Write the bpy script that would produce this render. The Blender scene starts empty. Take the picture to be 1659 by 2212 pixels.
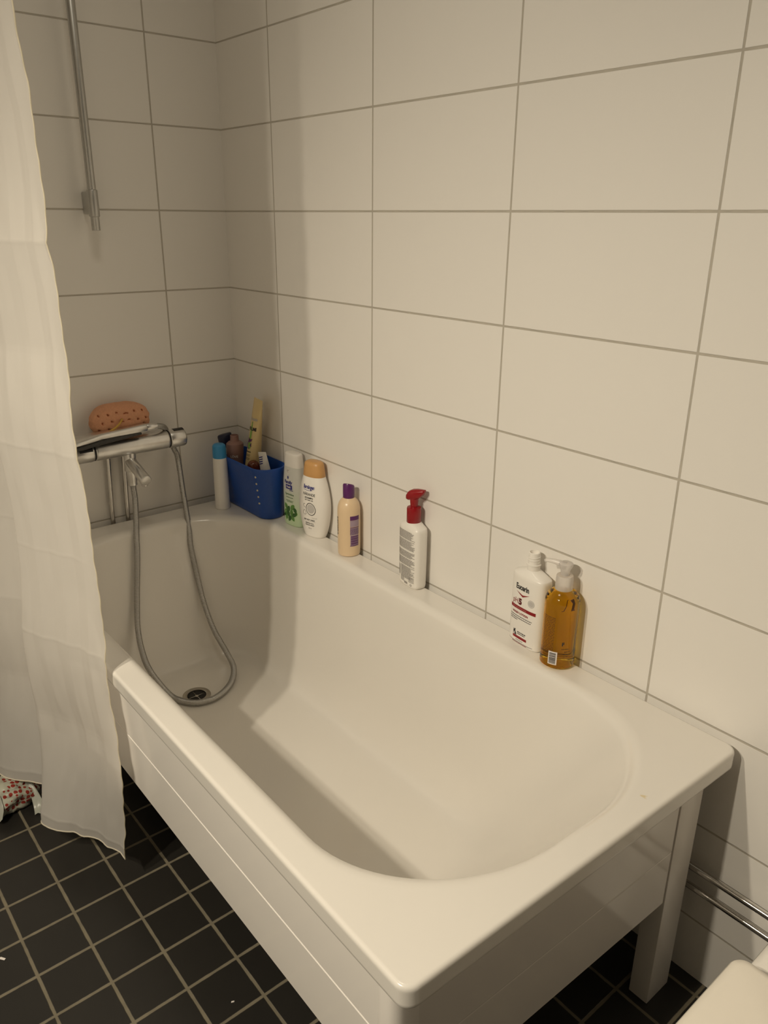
import bpy, bmesh, math, random
from mathutils import Vector, Matrix, noise
random.seed(7)
C = bpy.context.scene.collection
PI = math.pi
TOP = 0.532            # height of the tub rim

# ------------------------------------------------------------------ materials
def _mat(name):
    m = bpy.data.materials.new(name); m.use_nodes = True
    nt = m.node_tree
    return m, nt, nt.nodes['Principled BSDF']
def node(nt, typ, **kw):
    n = nt.nodes.new(typ)
    for k, v in kw.items(): setattr(n, k, v)
    return n
def math_(nt, op, a, b=None, c=None):
    n = node(nt, 'ShaderNodeMath', operation=op)
    for i, v in enumerate((a, b, c)):
        if v is None: continue
        if hasattr(v, 'links'): nt.links.new(v, n.inputs[i])
        else: n.inputs[i].default_value = v
    return n.outputs[0]
def mixc(nt, fac, a, b):
    n = node(nt, 'ShaderNodeMix', data_type='RGBA')
    for i, v in ((0, fac), (6, a), (7, b)):
        if hasattr(v, 'links'): nt.links.new(v, n.inputs[i])
        else: n.inputs[i].default_value = v if i == 0 else (*v, 1)
    return n.outputs[2]
def setin(nt, bs, **kw):
    for k, v in kw.items():
        i = bs.inputs[k.replace('_', ' ')]
        if hasattr(v, 'links'): nt.links.new(v, i)
        else: i.default_value = v
def plain(name, col, rough=.4, metal=0, var=.04, scale=60, bump=0, **kw):
    """procedural: a base colour with fine noise variation and optional bump"""
    m, nt, b = _mat(name)
    tc = node(nt, 'ShaderNodeTexCoord')
    nz = node(nt, 'ShaderNodeTexNoise'); nz.inputs['Scale'].default_value = scale
    nt.links.new(tc.outputs['Object'], nz.inputs['Vector'])
    lo = tuple(c*(1-var) for c in col); hi = tuple(min(1, c*(1+var)) for c in col)
    nt.links.new(mixc(nt, nz.outputs['Fac'], lo, hi), b.inputs['Base Color'])
    b.inputs['Roughness'].default_value = rough; b.inputs['Metallic'].default_value = metal
    setin(nt, b, **kw)
    if bump:
        bp = node(nt, 'ShaderNodeBump'); bp.inputs['Strength'].default_value = bump; bp.inputs['Distance'].default_value = .001
        nt.links.new(nz.outputs['Fac'], bp.inputs['Height']); nt.links.new(bp.outputs[0], b.inputs['Normal'])
    return m
def tiles(name, ax_u, u0, pu, v0, pv, width, tile_col, grout_col, rough, var, ax_v=2, wob=.02):
    m, nt, b = _mat(name)
    g = node(nt, 'ShaderNodeNewGeometry'); sp = node(nt, 'ShaderNodeSeparateXYZ')
    nt.links.new(g.outputs['Position'], sp.inputs[0])
    def line(o, c0, p):
        f = math_(nt, 'DIVIDE', math_(nt, 'SUBTRACT', o, c0), p)
        r = math_(nt, 'ROUND', f)
        d = math_(nt, 'MULTIPLY', math_(nt, 'ABSOLUTE', math_(nt, 'SUBTRACT', f, r)), p)
        return d, math_(nt, 'FLOOR', f)
    du, iu = line(sp.outputs[ax_u], u0, pu); dv, iv = line(sp.outputs[ax_v], v0, pv)
    d = math_(nt, 'MINIMUM', du, dv)
    nz = node(nt, 'ShaderNodeTexNoise'); nz.inputs['Scale'].default_value = 35; nz.inputs['Detail'].default_value = 3
    nt.links.new(g.outputs['Position'], nz.inputs['Vector'])
    w = math_(nt, 'MULTIPLY_ADD', nz.outputs['Fac'], width*.35, width*.35)
    mr = node(nt, 'ShaderNodeMapRange', interpolation_type='SMOOTHSTEP')
    nt.links.new(d, mr.inputs[0]); nt.links.new(math_(nt, 'MULTIPLY', w, .75), mr.inputs[1]); nt.links.new(math_(nt, 'MULTIPLY', w, 1.35), mr.inputs[2])
    wn = node(nt, 'ShaderNodeTexWhiteNoise'); cb = node(nt, 'ShaderNodeCombineXYZ')
    nt.links.new(iu, cb.inputs[0]); nt.links.new(iv, cb.inputs[1]); nt.links.new(cb.outputs[0], wn.inputs['Vector'])
    n2 = node(nt, 'ShaderNodeTexNoise'); n2.inputs['Scale'].default_value = 14; n2.inputs['Detail'].default_value = 6
    nt.links.new(g.outputs['Position'], n2.inputs['Vector'])
    k = math_(nt, 'ADD', math_(nt, 'MULTIPLY', wn.outputs['Value'], .5), math_(nt, 'MULTIPLY', n2.outputs['Fac'], .5))
    tc = mixc(nt, k, tuple(c*(1-var) for c in tile_col), tuple(c*(1+var) for c in tile_col))
    gc = mixc(nt, nz.outputs['Fac'], tuple(c*.7 for c in grout_col), tuple(c*1.25 for c in grout_col))
    nt.links.new(mixc(nt, mr.outputs[0], gc, tc), b.inputs['Base Color'])
    nt.links.new(math_(nt, 'MULTIPLY_ADD', mr.outputs[0], rough-.8, .8), b.inputs['Roughness'])
    n3 = node(nt, 'ShaderNodeTexNoise'); n3.inputs['Scale'].default_value = 9; n3.inputs['Detail'].default_value = 1
    nt.links.new(g.outputs['Position'], n3.inputs['Vector'])
    h = math_(nt, 'ADD', math_(nt, 'MULTIPLY', mr.outputs[0], .6), math_(nt, 'MULTIPLY', n3.outputs['Fac'], wob*10))
    bp = node(nt, 'ShaderNodeBump'); bp.inputs['Strength'].default_value = .6; bp.inputs['Distance'].default_value = .002
    nt.links.new(h, bp.inputs['Height']); nt.links.new(bp.outputs[0], b.inputs['Normal'])
    return m

Z0 = 1.3533; PV = .2042
TC = (.80, .775, .735); GC = (.47, .435, .375)
m_wall_long = tiles('white_wall_tiles', 0, .2532, .4, Z0, PV, .0036, TC, GC, .32, .015)
m_wall_tap  = tiles('white_wall_tiles_tap_side', 1, -.1955, .4, Z0, PV, .0036, TC, GC, .32, .015)
m_floor = tiles('black_floor_tiles', 0, .4449, .1007, -.8547, .1029, 0.0054, (.0185, .0168, .0145), (.19, .165, .115), .42, .25, ax_v=1, wob=.06)
m_dark_wall = plain('bounce_cut_dark_wall', (.05, .035, .022), .45, var=.3, scale=12)  # unseen end wall, coloured dark to cut bounce light
m_beige = plain('beige_paint_wall', (.26, .235, .19), .6, var=.05)
m_ceiling = plain('white_ceiling_paint', (.72, .69, .64), .8, var=.02)
m_acrylic = plain('white_tub_acrylic', (.765, .735, .685), .22, var=.01, scale=8, Coat_Weight=.3, Coat_Roughness=.06)
m_panel = plain('white_gloss_panel', (.80, .765, .72), .12, var=.01, scale=8)
m_leg = plain('white_leg_enamel', (.78, .745, .70), .3, var=.01)
m_chrome = plain('worn_chrome', (.74, .73, .71), .30, 1, var=.14, scale=40)
m_chrome_dull = plain('dull_chrome_rail', (.56, .555, .535), .42, 1, var=.06)
m_pipe = plain('chrome_pipe', (.62, .60, .57), .16, 1, var=.06)
m_black = plain('black_plastic', (.012, .011, .011), .35, var=.2)
m_darkgrey = plain('spray_plate_and_shade', (.03, .028, .026), .4, var=.3)
m_hose = plain('grey_metal_hose', (.46, .45, .43), .36, 1, var=.12, scale=200)
m_steel = plain('drain_steel', (.50, .47, .41), .3, 1, var=.1)
m_hole_shade = plain('drain_hole_shade', (.01, .009, .008), .6)
m_sponge = plain('orange_sponge', (.62, .31, .18), .95, var=.12, scale=220, bump=.5, Subsurface_Weight=.12, Subsurface_Radius=(.006, .003, .002))
m_pore_shade = plain('sponge_pore_shade', (.33, .10, .04), .95, var=.3, scale=200)  # shade inside the sponge holes, put into a darker colour
m_cord = plain('yellow_cord', (.55, .34, .07), .85, var=.2, scale=300)
m_blue = plain('blue_plastic', (.012, .07, .34), .42, var=.10, scale=140, bump=.35)
m_cream_hole = plain('pale_hole', (.62, .55, .40), .7)
m_white_pl = plain('white_plastic', (.82, .79, .74), .33, var=.01, Coat_Weight=.2, Coat_Roughness=.15)
m_skyblue = plain('sky_blue_plastic', (.04, .27, .55), .35)
m_navy = plain('navy_plastic', (.010, .012, .04), .38)
m_mauve = plain('mauve_plastic', (.30, .17, .145), .45, var=.04)
m_mauve_in = plain('mauve_mouth', (.05, .02, .018), .6)
m_cream = plain('cream_tube', (.72, .56, .28), .38, var=.03)
m_purple = plain('purple_plastic', (.10, .018, .12), .3, var=.06)
m_peach = plain('peach_bottle', (.74, .56, .36), .30, var=.02, Coat_Weight=.2)
m_caramel = plain('caramel_cap', (.56, .31, .115), .38, var=.03)
m_red = plain('red_pump_plastic', (.27, .008, .012), .25, var=.05)
m_red_ink = plain('red_ink', (.24, .006, .010), .5)
m_black_ink = plain('black_ink', (.018, .016, .018), .5)
m_grey_ink = plain('grey_ink', (.30, .28, .26), .55)
m_midgrey_ink = plain('silver_ink', (.50, .48, .46), .45)
m_blue_ink = plain('blue_ink', (.03, .03, .20), .5)
m_green_ink = plain('green_ink', (.07, .17, .05), .5)
m_leaf = plain('leaf_print', (.10, .24, .05), .45, var=.5, scale=90)
m_leaf2 = plain('dark_leaf_print', (.035, .11, .025), .45, var=.5, scale=90)
m_lime_ink = plain('lime_print', (.22, .42, .08), .45)
m_lilac_ink = plain('lilac_print', (.36, .27, .34), .5)
m_white_ink = plain('white_ink', (.75, .70, .66), .5)
m_pale = plain('pale_blue_body', (.42, .47, .50), .4, var=.06)
m_clear = plain('frosted_pump', (.90, .86, .82), .28, var=.01, Transmission_Weight=.55, IOR=1.4)
m_toilet = plain('white_porcelain', (.85, .82, .77), .1, var=.01)
m_seat = plain('cream_seat_lid', (.84, .79, .70), .28, var=.01)
m_metal_bulb = plain('lamp_base_metal', (.6, .6, .6), .3, 1)
m_dip = plain('dip_tube', (.10, .035, .008), .4)

def amber_mat():
    m, nt, b = _mat('amber_liquid')
    setin(nt, b, Base_Color=(1.0, .63, .05, 1), Roughness=.04, IOR=1.36, Transmission_Weight=1.0)
    nz = node(nt, 'ShaderNodeTexNoise'); nz.inputs['Scale'].default_value = 30
    bp = node(nt, 'ShaderNodeBump'); bp.inputs['Strength'].default_value = .05
    nt.links.new(nz.outputs['Fac'], bp.inputs['Height']); nt.links.new(bp.outputs[0], b.inputs['Normal'])
    return m
m_amber = amber_mat()
m_brown = plain('brown_amber_plastic', (.16, .035, .012), .18, var=.2, scale=40, Transmission_Weight=.25)

def green_body():
    m, nt, b = _mat('white_to_green_body')          # printed bottle: pale grey top, green foot
    tc = node(nt, 'ShaderNodeTexCoord'); sp = node(nt, 'ShaderNodeSeparateXYZ'); nt.links.new(tc.outputs['Object'], sp.inputs[0])
    mr = node(nt, 'ShaderNodeMapRange'); nt.links.new(sp.outputs[2], mr.inputs[0]); mr.inputs[1].default_value = .03; mr.inputs[2].default_value = .12
    nz = node(nt, 'ShaderNodeTexNoise'); nz.inputs['Scale'].default_value = 40; nt.links.new(tc.outputs['Object'], nz.inputs['Vector'])
    f = math_(nt, 'ADD', mr.outputs[0], math_(nt, 'MULTIPLY', math_(nt, 'SUBTRACT', nz.outputs['Fac'], .5), .25)); 
    cl = node(nt, 'ShaderNodeClamp'); nt.links.new(f, cl.inputs[0])
    nt.links.new(mixc(nt, cl.outputs[0], (.52, .66, .42), (.62, .62, .58)), b.inputs['Base Color']); b.inputs['Roughness'].default_value = .3
    return m
m_greenbody = green_body()

def curtain_mat(name, col):
    m, nt, b = _mat(name)
    b.inputs['Base Color'].default_value = (*col, 1); b.inputs['Roughness'].default_value = .55
    b.inputs['Specular IOR Level'].default_value = .25
    tr = node(nt, 'ShaderNodeBsdfTranslucent'); tr.inputs[0].default_value = (*col, 1)
    mx = node(nt, 'ShaderNodeMixShader'); mx.inputs[0].default_value = .46
    tc = node(nt, 'ShaderNodeTexCoord'); wv = node(nt, 'ShaderNodeTexNoise'); wv.inputs['Scale'].default_value = 900
    nt.links.new(tc.outputs['Object'], wv.inputs['Vector'])
    bp = node(nt, 'ShaderNodeBump'); bp.inputs['Strength'].default_value = .12; bp.inputs['Distance'].default_value = .0005
    nt.links.new(wv.outputs['Fac'], bp.inputs['Height']); nt.links.new(bp.outputs[0], b.inputs['Normal'])
    nt.links.new(b.outputs[0], mx.inputs[1]); nt.links.new(tr.outputs[0], mx.inputs[2])
    nt.links.new(mx.outputs[0], nt.nodes['Material Output'].inputs[0])
    return m
m_curtain = curtain_mat('white_curtain_cloth', (.86, .83, .785))
m_hem = curtain_mat('cream_hem_thread', (.90, .85, .72))

def bag_mat():
    m, nt, b = _mat('dotted_plastic_bag')
    tc = node(nt, 'ShaderNodeTexCoord')
    vo = node(nt, 'ShaderNodeTexVoronoi'); vo.inputs['Scale'].default_value = 84; vo.inputs['Randomness'].default_value = .12
    nt.links.new(tc.outputs['Object'], vo.inputs['Vector'])
    dots = math_(nt, 'LESS_THAN', vo.outputs['Distance'], .43)
    sp = node(nt, 'ShaderNodeSeparateXYZ'); nt.links.new(tc.outputs['Object'], sp.inputs[0])
    lat = math_(nt, 'ADD', math_(nt, 'ADD', math_(nt, 'MULTIPLY', sp.outputs[0], .64), math_(nt, 'MULTIPLY', sp.outputs[1], .77)), math_(nt, 'MULTIPLY', sp.outputs[2], -.45))
    zone = math_(nt, 'MULTIPLY', math_(nt, 'GREATER_THAN', sp.outputs[2], .020), math_(nt, 'GREATER_THAN', lat, -.030))
    blk = math_(nt, 'MULTIPLY', math_(nt, 'LESS_THAN', math_(nt, 'ABSOLUTE', math_(nt, 'ADD', lat, .045)), .009), math_(nt, 'GREATER_THAN', sp.outputs[2], .012))
    c = mixc(nt, math_(nt, 'MULTIPLY', dots, zone), (.46, .46, .38), (.28, .03, .02))
    c = mixc(nt, blk, c, (.012, .012, .012))
    nt.links.new(c, b.inputs['Base Color']); b.inputs['Roughness'].default_value = .35
    return m
m_bag = bag_mat()
m_bag_white = plain('grey_plastic_film', (.40, .41, .36), .35, var=.1)
def tub_stain(m):
    nt = m.node_tree; b = nt.nodes['Principled BSDF']; src = b.inputs['Base Color'].links[0].from_socket
    g = node(nt, 'ShaderNodeNewGeometry'); d = node(nt, 'ShaderNodeVectorMath', operation='DISTANCE')
    nz = node(nt, 'ShaderNodeTexNoise'); nz.inputs['Scale'].default_value = 160
    nt.links.new(g.outputs['Position'], nz.inputs['Vector'])
    nt.links.new(g.outputs['Position'], d.inputs[0]); d.inputs[1].default_value = (1.602, -.236, TOP)
    v = math_(nt, 'ADD', d.outputs['Value'], math_(nt, 'MULTIPLY', nz.outputs['Fac'], .012))
    mr = node(nt, 'ShaderNodeMapRange'); nt.links.new(v, mr.inputs[0]); mr.inputs[1].default_value = .0085; mr.inputs[2].default_value = .0115; mr.inputs[3].default_value = .6; mr.inputs[4].default_value = 0
    nt.links.new(mixc(nt, mr.outputs[0], src, (.62, .47, .16)), b.inputs['Base Color'])
tub_stain(m_acrylic)
def bulb_mat():
    m, nt, b = _mat('lit_bulb')
    setin(nt, b, Base_Color=(1, .9, .75, 1), Emission_Color=(1.0, .883, .69, 1), Emission_Strength=BULB)
    return m
BULB = 25
m_bulb = bulb_mat()

# ------------------------------------------------------------------ objects
def tag(o, label, cat, group=None):
    o['label'] = label; o['category'] = cat
    if group: o['group'] = group
    return o
def thing(name, label, cat, loc=(0, 0, 0), rz=0, group=None):
    o = bpy.data.objects.new(name, None); C.objects.link(o); o.empty_display_size = .05
    o.location = loc; o.rotation_euler = (0, 0, rz)
    return tag(o, label, cat, group)
def mesh(name, vf, mats, parent=None, smooth=True, loc=None, auto=None, mi=None):
    v, f = vf
    me = bpy.data.meshes.new(name); me.from_pydata([tuple(p) for p in v], [], [tuple(q) for q in f]); me.validate(); me.update()
    for m in (mats if isinstance(mats, (list, tuple)) else [mats]): me.materials.append(m)
    bm = bmesh.new(); bm.from_mesh(me); bmesh.ops.recalc_face_normals(bm, faces=bm.faces); bm.to_mesh(me); bm.free()
    if mi:
        for p, i in zip(me.polygons, mi): p.material_index = i
    if smooth:
        me.shade_smooth()
        if auto: me.set_sharp_from_angle(angle=math.radians(auto))
    o = bpy.data.objects.new(name, me); C.objects.link(o)
    if parent: o.parent = parent
    if loc: o.location = loc
    return o
def struct(name, vf, m, **kw):
    o = mesh(name, vf, m, smooth=False, **kw); o['kind'] = 'structure'; return o
def join(*parts):
    V, F = [], []
    for v, f in parts:
        b = len(V); V += list(v); F += [tuple(i+b for i in q) for q in f]
    return V, F
def box(x0, x1, y0, y1, z0, z1):
    v = [(x, y, z) for z in (z0, z1) for y in (y0, y1) for x in (x0, x1)]
    return v, [(0, 1, 3, 2), (4, 5, 7, 6), (0, 1, 5, 4), (2, 3, 7, 6), (0, 2, 6, 4), (1, 3, 7, 5)]
def bbox(x0, x1, y0, y1, z0, z1, r=.003, seg=3):
    v, f = box(x0, x1, y0, y1, z0, z1)
    bm = bmesh.new(); vs = [bm.verts.new(p) for p in v]
    for q in f: bm.faces.new([vs[i] for i in q])
    bmesh.ops.recalc_face_normals(bm, faces=bm.faces)
    bmesh.ops.bevel(bm, geom=bm.edges[:], offset=r, segments=seg, profile=.5, affect='EDGES')
    bm.verts.index_update()
    out = [tuple(p.co) for p in bm.verts], [tuple(p.index for p in q.verts) for q in bm.faces]
    bm.free(); return out
def loft(loops, cap0=True, cap1=True, closed=True):
    n = len(loops[0]); V = [p for l in loops for p in l]; F = []
    for i in range(len(loops)-1):
        for j in range(n if closed else n-1):
            a = i*n+j; b = i*n+(j+1) % n; F.append((a, b, b+n, a+n))
    for cap, i in ((cap0, 0), (cap1, len(loops)-1)):
        if cap:
            c = sum((Vector(p) for p in loops[i]), Vector())/n; V.append(tuple(c)); k = len(V)-1
            F += [(i*n+j, i*n+(j+1) % n, k) for j in range(n)]
    return V, F
def catmull(pts, per=10):
    P = [Vector(p) for p in pts]; P = [2*P[0]-P[1]] + P + [2*P[-1]-P[-2]]; out = []
    for i in range(1, len(P)-2):
        a, b, c, d = P[i-1:i+3]
        for k in range(per):
            t = k/per
            out.append(.5*((2*b)+(c-a)*t+(2*a-5*b+4*c-d)*t*t+(3*b-a-3*c+d)*t**3))
    out.append(P[-2]); return out
def resample(P, step):
    out = [P[0]]; acc = 0
    for a, b in zip(P, P[1:]):
        L = (b-a).length; d = step-acc
        while d <= L and L > 0:
            out.append(a.lerp(b, d/L)); d += step
        acc = (acc+L) % step
    return out
def tube(P, rad, seg=12, caps=True):
    P = [Vector(p) for p in P]; loops = []
    t = (P[1]-P[0]).normalized(); n = t.orthogonal().normalized()
    for i, p in enumerate(P):
        t2 = ((P[min(i+1, len(P)-1)]-P[max(i-1, 0)])).normalized()
        n = (n - t2*n.dot(t2)).normalized(); b = t2.cross(n)
        r = rad(i) if callable(rad) else rad
        loops.append([tuple(p+(n*math.cos(2*PI*k/seg)+b*math.sin(2*PI*k/seg))*r) for k in range(seg)])
    return loft(loops, caps, caps)
def rod(a, b, prof, seg=28):
    """solid of revolution from a to b; prof: list of (fraction or metres along, radius)"""
    a, b = Vector(a), Vector(b); t = (b-a).normalized(); n = t.orthogonal().normalized(); u = t.cross(n)
    loops = []
    for s, r in prof:
        c = a+t*s
        loops.append([tuple(c+(n*math.cos(2*PI*k/seg)+u*math.sin(2*PI*k/seg))*r) for k in range(seg)])
    return loft(loops)
def cyl(a, b, r, bev=.0015, seg=28):
    L = (Vector(b)-Vector(a)).length
    return rod(a, b, [(0, r-bev), (bev*.3, r-bev*.3), (bev, r), (L-bev, r), (L-bev*.3, r-bev*.3), (L, r-bev)], seg)
def sgnp(c, e): return math.copysign(abs(c)**e, c)
def sup(rx, ry, n, z, N=64, cx=0, cy=0):
    return [(cx+rx*sgnp(math.cos(2*PI*k/N), 2/n), cy+ry*sgnp(math.sin(2*PI*k/N), 2/n), z) for k in range(N)]

class Profile:
    """bottle body: list of (z, rx, ry, n), smoothly interpolated; front is -y"""
    def __init__(s, rows, sub=4, smooth=True):
        if smooth and sub > 1:
            pts = catmull([Vector((z, rx, ry)) for z, rx, ry, n in rows], sub)
            rr = []
            for i, p in enumerate(pts):
                k = min(i//sub, len(rows)-1); t = (i % sub)/sub; k2 = min(k+1, len(rows)-1)
                rr.append((p[0], p[1], p[2], rows[k][3]*(1-t)+rows[k2][3]*t))
            rows = rr
        s.rows = rows
    def mesh(s, N=64, cap0=True, cap1=True): return loft([sup(rx, ry, n, z, N) for z, rx, ry, n in s.rows], cap0, cap1)
    def at(s, z):
        R = s.rows
        for a, b in zip(R, R[1:]):
            if a[0] <= z <= b[0] and b[0] > a[0]:
                t = (z-a[0])/(b[0]-a[0]); return [a[i]*(1-t)+b[i]*t for i in (1, 2, 3)]
        return R[-1][1:] if z > R[-1][0] else R[0][1:]
    def front(s, x, z, off=.0004):
        rx, ry, n = s.at(z); k = min(.995, abs(x)/rx)
        return (x, -ry*(1-k**n)**(1/n)-off, z)
    def wrap(s, ang, off=.0004):
        def f(x, z):
            rx, ry, n = s.at(z); a = ang+x/rx; return ((rx+off)*math.sin(a), -(ry+off)*math.cos(a), z)
        return f

# flat print pieces, all in label coordinates (x right, z up)
def text2d(s, size, x=0, z=0, align='CENTER', bold=0, shear=0, sx=1):
    cu = bpy.data.curves.new('tmp', 'FONT'); cu.body = s; cu.size = size; cu.align_x = align; cu.offset = bold*size; cu.shear = shear
    cu.resolution_u = 3; cu.fill_mode = 'FRONT'
    o = bpy.data.objects.new('tmp', cu); C.objects.link(o); bpy.context.view_layer.update()
    me = bpy.data.meshes.new_from_object(o.evaluated_get(bpy.context.evaluated_depsgraph_get()))
    v = [(p.co.x*sx+x, p.co.y+z) for p in me.vertices]; f = [tuple(q.vertices) for q in me.polygons]
    bpy.data.objects.remove(o); bpy.data.curves.remove(cu); bpy.data.meshes.remove(me)
    return v, f
def rect2d(x0, x1, z0, z1, n=8, skew=0):
    v = []; f = []
    for i in range(n+1):
        x = x0+(x1-x0)*i/n; v += [(x, z0+skew*i/n), (x, z1+skew*i/n)]
    return v, [(2*i, 2*i+2, 2*i+3, 2*i+1) for i in range(n)]
def poly2d(pts): return list(pts), [tuple(range(len(pts)))]
def ell2d(cx, cz, a, b, rot=0, N=24, ring=None):
    def P(k, s): 
        x, z = a*s*math.cos(2*PI*k/N), b*s*math.sin(2*PI*k/N); return (cx+x*math.cos(rot)-z*math.sin(rot), cz+x*math.sin(rot)+z*math.cos(rot))
    if ring:
        return [P(k, 1) for k in range(N)]+[P(k, ring) for k in range(N)], [(k, (k+1) % N, N+(k+1) % N, N+k) for k in range(N)]
    return [(cx, cz)]+[P(k, .5) for k in range(N)]+[P(k, 1) for k in range(N)], [(0, 1+k, 1+(k+1) % N) for k in range(N)]+[(1+k, N+1+k, N+1+(k+1) % N, 1+(k+1) % N) for k in range(N)]
def strip2d(rows):
    v = []
    for x, a, b in rows: v += [(x, a), (x, b)]
    return v, [(2*i, 2*i+2, 2*i+3, 2*i+1) for i in range(len(rows)-1)]
def stroke2d(pts, w):
    v = []; f = []
    for i, p in enumerate(pts):
        a = Vector(pts[max(0, i-1)]); b = Vector(pts[min(len(pts)-1, i+1)]); t = (b-a).normalized(); n = Vector((-t.y, t.x))*w/2
        v += [(p[0]+n.x, p[1]+n.y), (p[0]-n.x, p[1]-n.y)]
    return v, [(2*i, 2*i+1, 2*i+3, 2*i+2) for i in range(len(pts)-1)]
def leaf2d(cx, cz, L, W, rot):
    pts = []
    for k in range(9): t = k/8; pts.append((L*(t-.5), W*math.sin(PI*t)**.8*.5))
    for k in range(7, 0, -1): t = k/8; pts.append((L*(t-.5), -W*math.sin(PI*t)**.8*.5))
    c, s = math.cos(rot), math.sin(rot)
    return poly2d([(cx+x*c-z*s, cz+x*s+z*c) for x, z in pts])
def lines2d(x0, x1, z, h, seed, gap=.12, word=.0035):
    """a line of unreadably small print as words"""
    r = random.Random(seed); out = []; x = x0
    while x < x1:
        w = word*r.uniform(.5, 1.6); out.append(rect2d(x, min(x1, x+w), z, z+h, 2)); x += w+word*gap*2
    return join2(*out)
def join2(*p): return join(*p)
def ink(name, parts, m, fn, parent, label=None):
    v, f = join2(*parts)
    o = mesh(name, ([fn(x, z) for x, z in v], f), m, parent, smooth=False)
    if label: o['label'] = label
    return o

# ------------------------------------------------------------------ the room
X1, Y1, H = 2.75, -1.95, 2.42
struct('wall_right', box(-.1, X1+.1, 0, .1, -.1, H+.1), m_wall_long)
struct('wall_back', box(-.1, 0, Y1-.1, .0, -.1, H+.1), m_wall_tap)
struct('wall_left', box(0, X1+.1, Y1-.1, Y1, -.1, H+.1), m_beige)
struct('wall_front', box(X1, X1+.1, Y1, 0, -.1, H+.1), m_dark_wall)
struct('floor', box(0, X1, Y1, 0, -.1, 0), m_floor)
struct('ceiling', box(0, X1, Y1, 0, H, H+.1), m_ceiling)

# ------------------------------------------------------------------ bathtub
def rrect(x0, x1, y0, y1, R, z, ns=18, nc=22):
    """rounded rectangle loop; R = [(rx,ry)]*4 for corners near-front, near-wall, far-wall, far-front"""
    pts = []
    cs = [(x1, y0, -1, 0), (x1, y1, 0, 1), (x0, y1, 1, 2), (x0, y0, 2, 3)]
    for k, (cx, cy, q, _) in enumerate(cs):
        rx, ry = R[k]; ox = cx-rx if k in (0, 1) else cx+rx; oy = cy+ry if k in (0, 3) else cy-ry
        a0 = -PI/2+k*PI/2
        for i in range(nc+1):
            a = a0+i/nc*PI/2; pts.append((ox+rx*math.cos(a), oy+ry*math.sin(a)))
        nx = cs[(k+1) % 4]; nrx, nry = R[(k+1) % 4]; k2 = (k+1) % 4
        nox = nx[0]-nrx if k2 in (0, 1) else nx[0]+nrx; noy = nx[1]+nry if k2 in (0, 3) else nx[1]-nry
        a1 = -PI/2+k2*PI/2; e = (nox+nrx*math.cos(a1), noy+nry*math.sin(a1)); s = pts[-1]
        for i in range(1, ns): pts.append((s[0]+(e[0]-s[0])*i/ns, s[1]+(e[1]-s[1])*i/ns))
    return [skew(x, y, z) for x, y in pts]
def skew(x, y, z): return (x+(y+.01)*.026*x/1.62, y, z)
tub = thing('bathtub', 'white rectangular bathtub on legs with panelled sides along the tiled wall', 'bathtub', (0, 0, 0))
OX0, OX1, OY0, OY1 = .03, 1.636, -.723, -.013
loops = []
def outer(ins, z, r): loops.append(rrect(OX0+ins, OX1-ins, OY0+ins, OY1-ins, [(max(.004, r-ins),)*2]*4, z))
outer(.030, TOP-.034, .022); outer(.006, TOP-.034, .021); outer(.0015, TOP-.0335, .021); outer(0, TOP-.031, .021); outer(0, TOP-.027, .021); outer(0, TOP-.009, .021); outer(0, TOP-.0065, .021)
for a in (25, 50, 70, 90):
    outer(.0058*(1-math.cos(math.radians(a))), TOP-.0058+.0058*math.sin(math.radians(a)), .021)
outer(.0070, TOP, .022); outer(.012, TOP, .024)
IX0, IX1, IY0, IY1 = .100, 1.600, -.684, -.066
TR = [(.225, .26), (.225, .235), (.22, .24), (.22, .24)]
BR = [(.17, .15), (.17, .15), (.13, .13), (.13, .13)]
def inner(i0, i1, j0, j1, t, z):
    loops.append(rrect(IX0+i0, IX1-i1, IY0+j0, IY1-j1, [(a[0]*(1-t)+b[0]*t, a[1]*(1-t)+b[1]*t) for a, b in zip(TR, BR)], z))
lip = .020
inner(-.012, -.012, -.012, -.012, 0, TOP); inner(-.002, -.002, -.002, -.002, 0, TOP)
for a in (0, 15, 30, 45, 60, 75):
    s = lip*math.sin(math.radians(a)); inner(s, s, s, s, 0, TOP-lip*(1-math.cos(math.radians(a))))
s0 = lip*math.sin(math.radians(75)); zt = TOP-lip*(1-math.cos(math.radians(75))); ZB = .124
def ins(I, a, p, t): return I*(a*t+(1-a)*(1-(1-t**p)**(1/p)))
for k in range(1, 25):
    t = math.sin(PI/2*k/24); 
    inner(s0+ins(.16, .5, 5, t), s0+ins(.36, .72, 3.0, t), s0+ins(.09, .45, 5, t), s0+ins(.115, .45, 5, t), t, zt-(zt-ZB)*t)
base = loops[-1]; cx = sum(p[0] for p in base)/len(base); cy = sum(p[1] for p in base)/len(base)
def shrink(k, dz): return [(cx+(p[0]-cx)*k if abs(p[0]-cx) < 1e9 else 0, cy+(p[1]-cy)*k, ZB-dz) for p in base]
for k in (.94, .85, .65, .4, .15): loops.append(shrink(k, .002*(1-k)))
basin = mesh('basin', loft(loops, False, True), m_acrylic, tub, auto=60)

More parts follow.
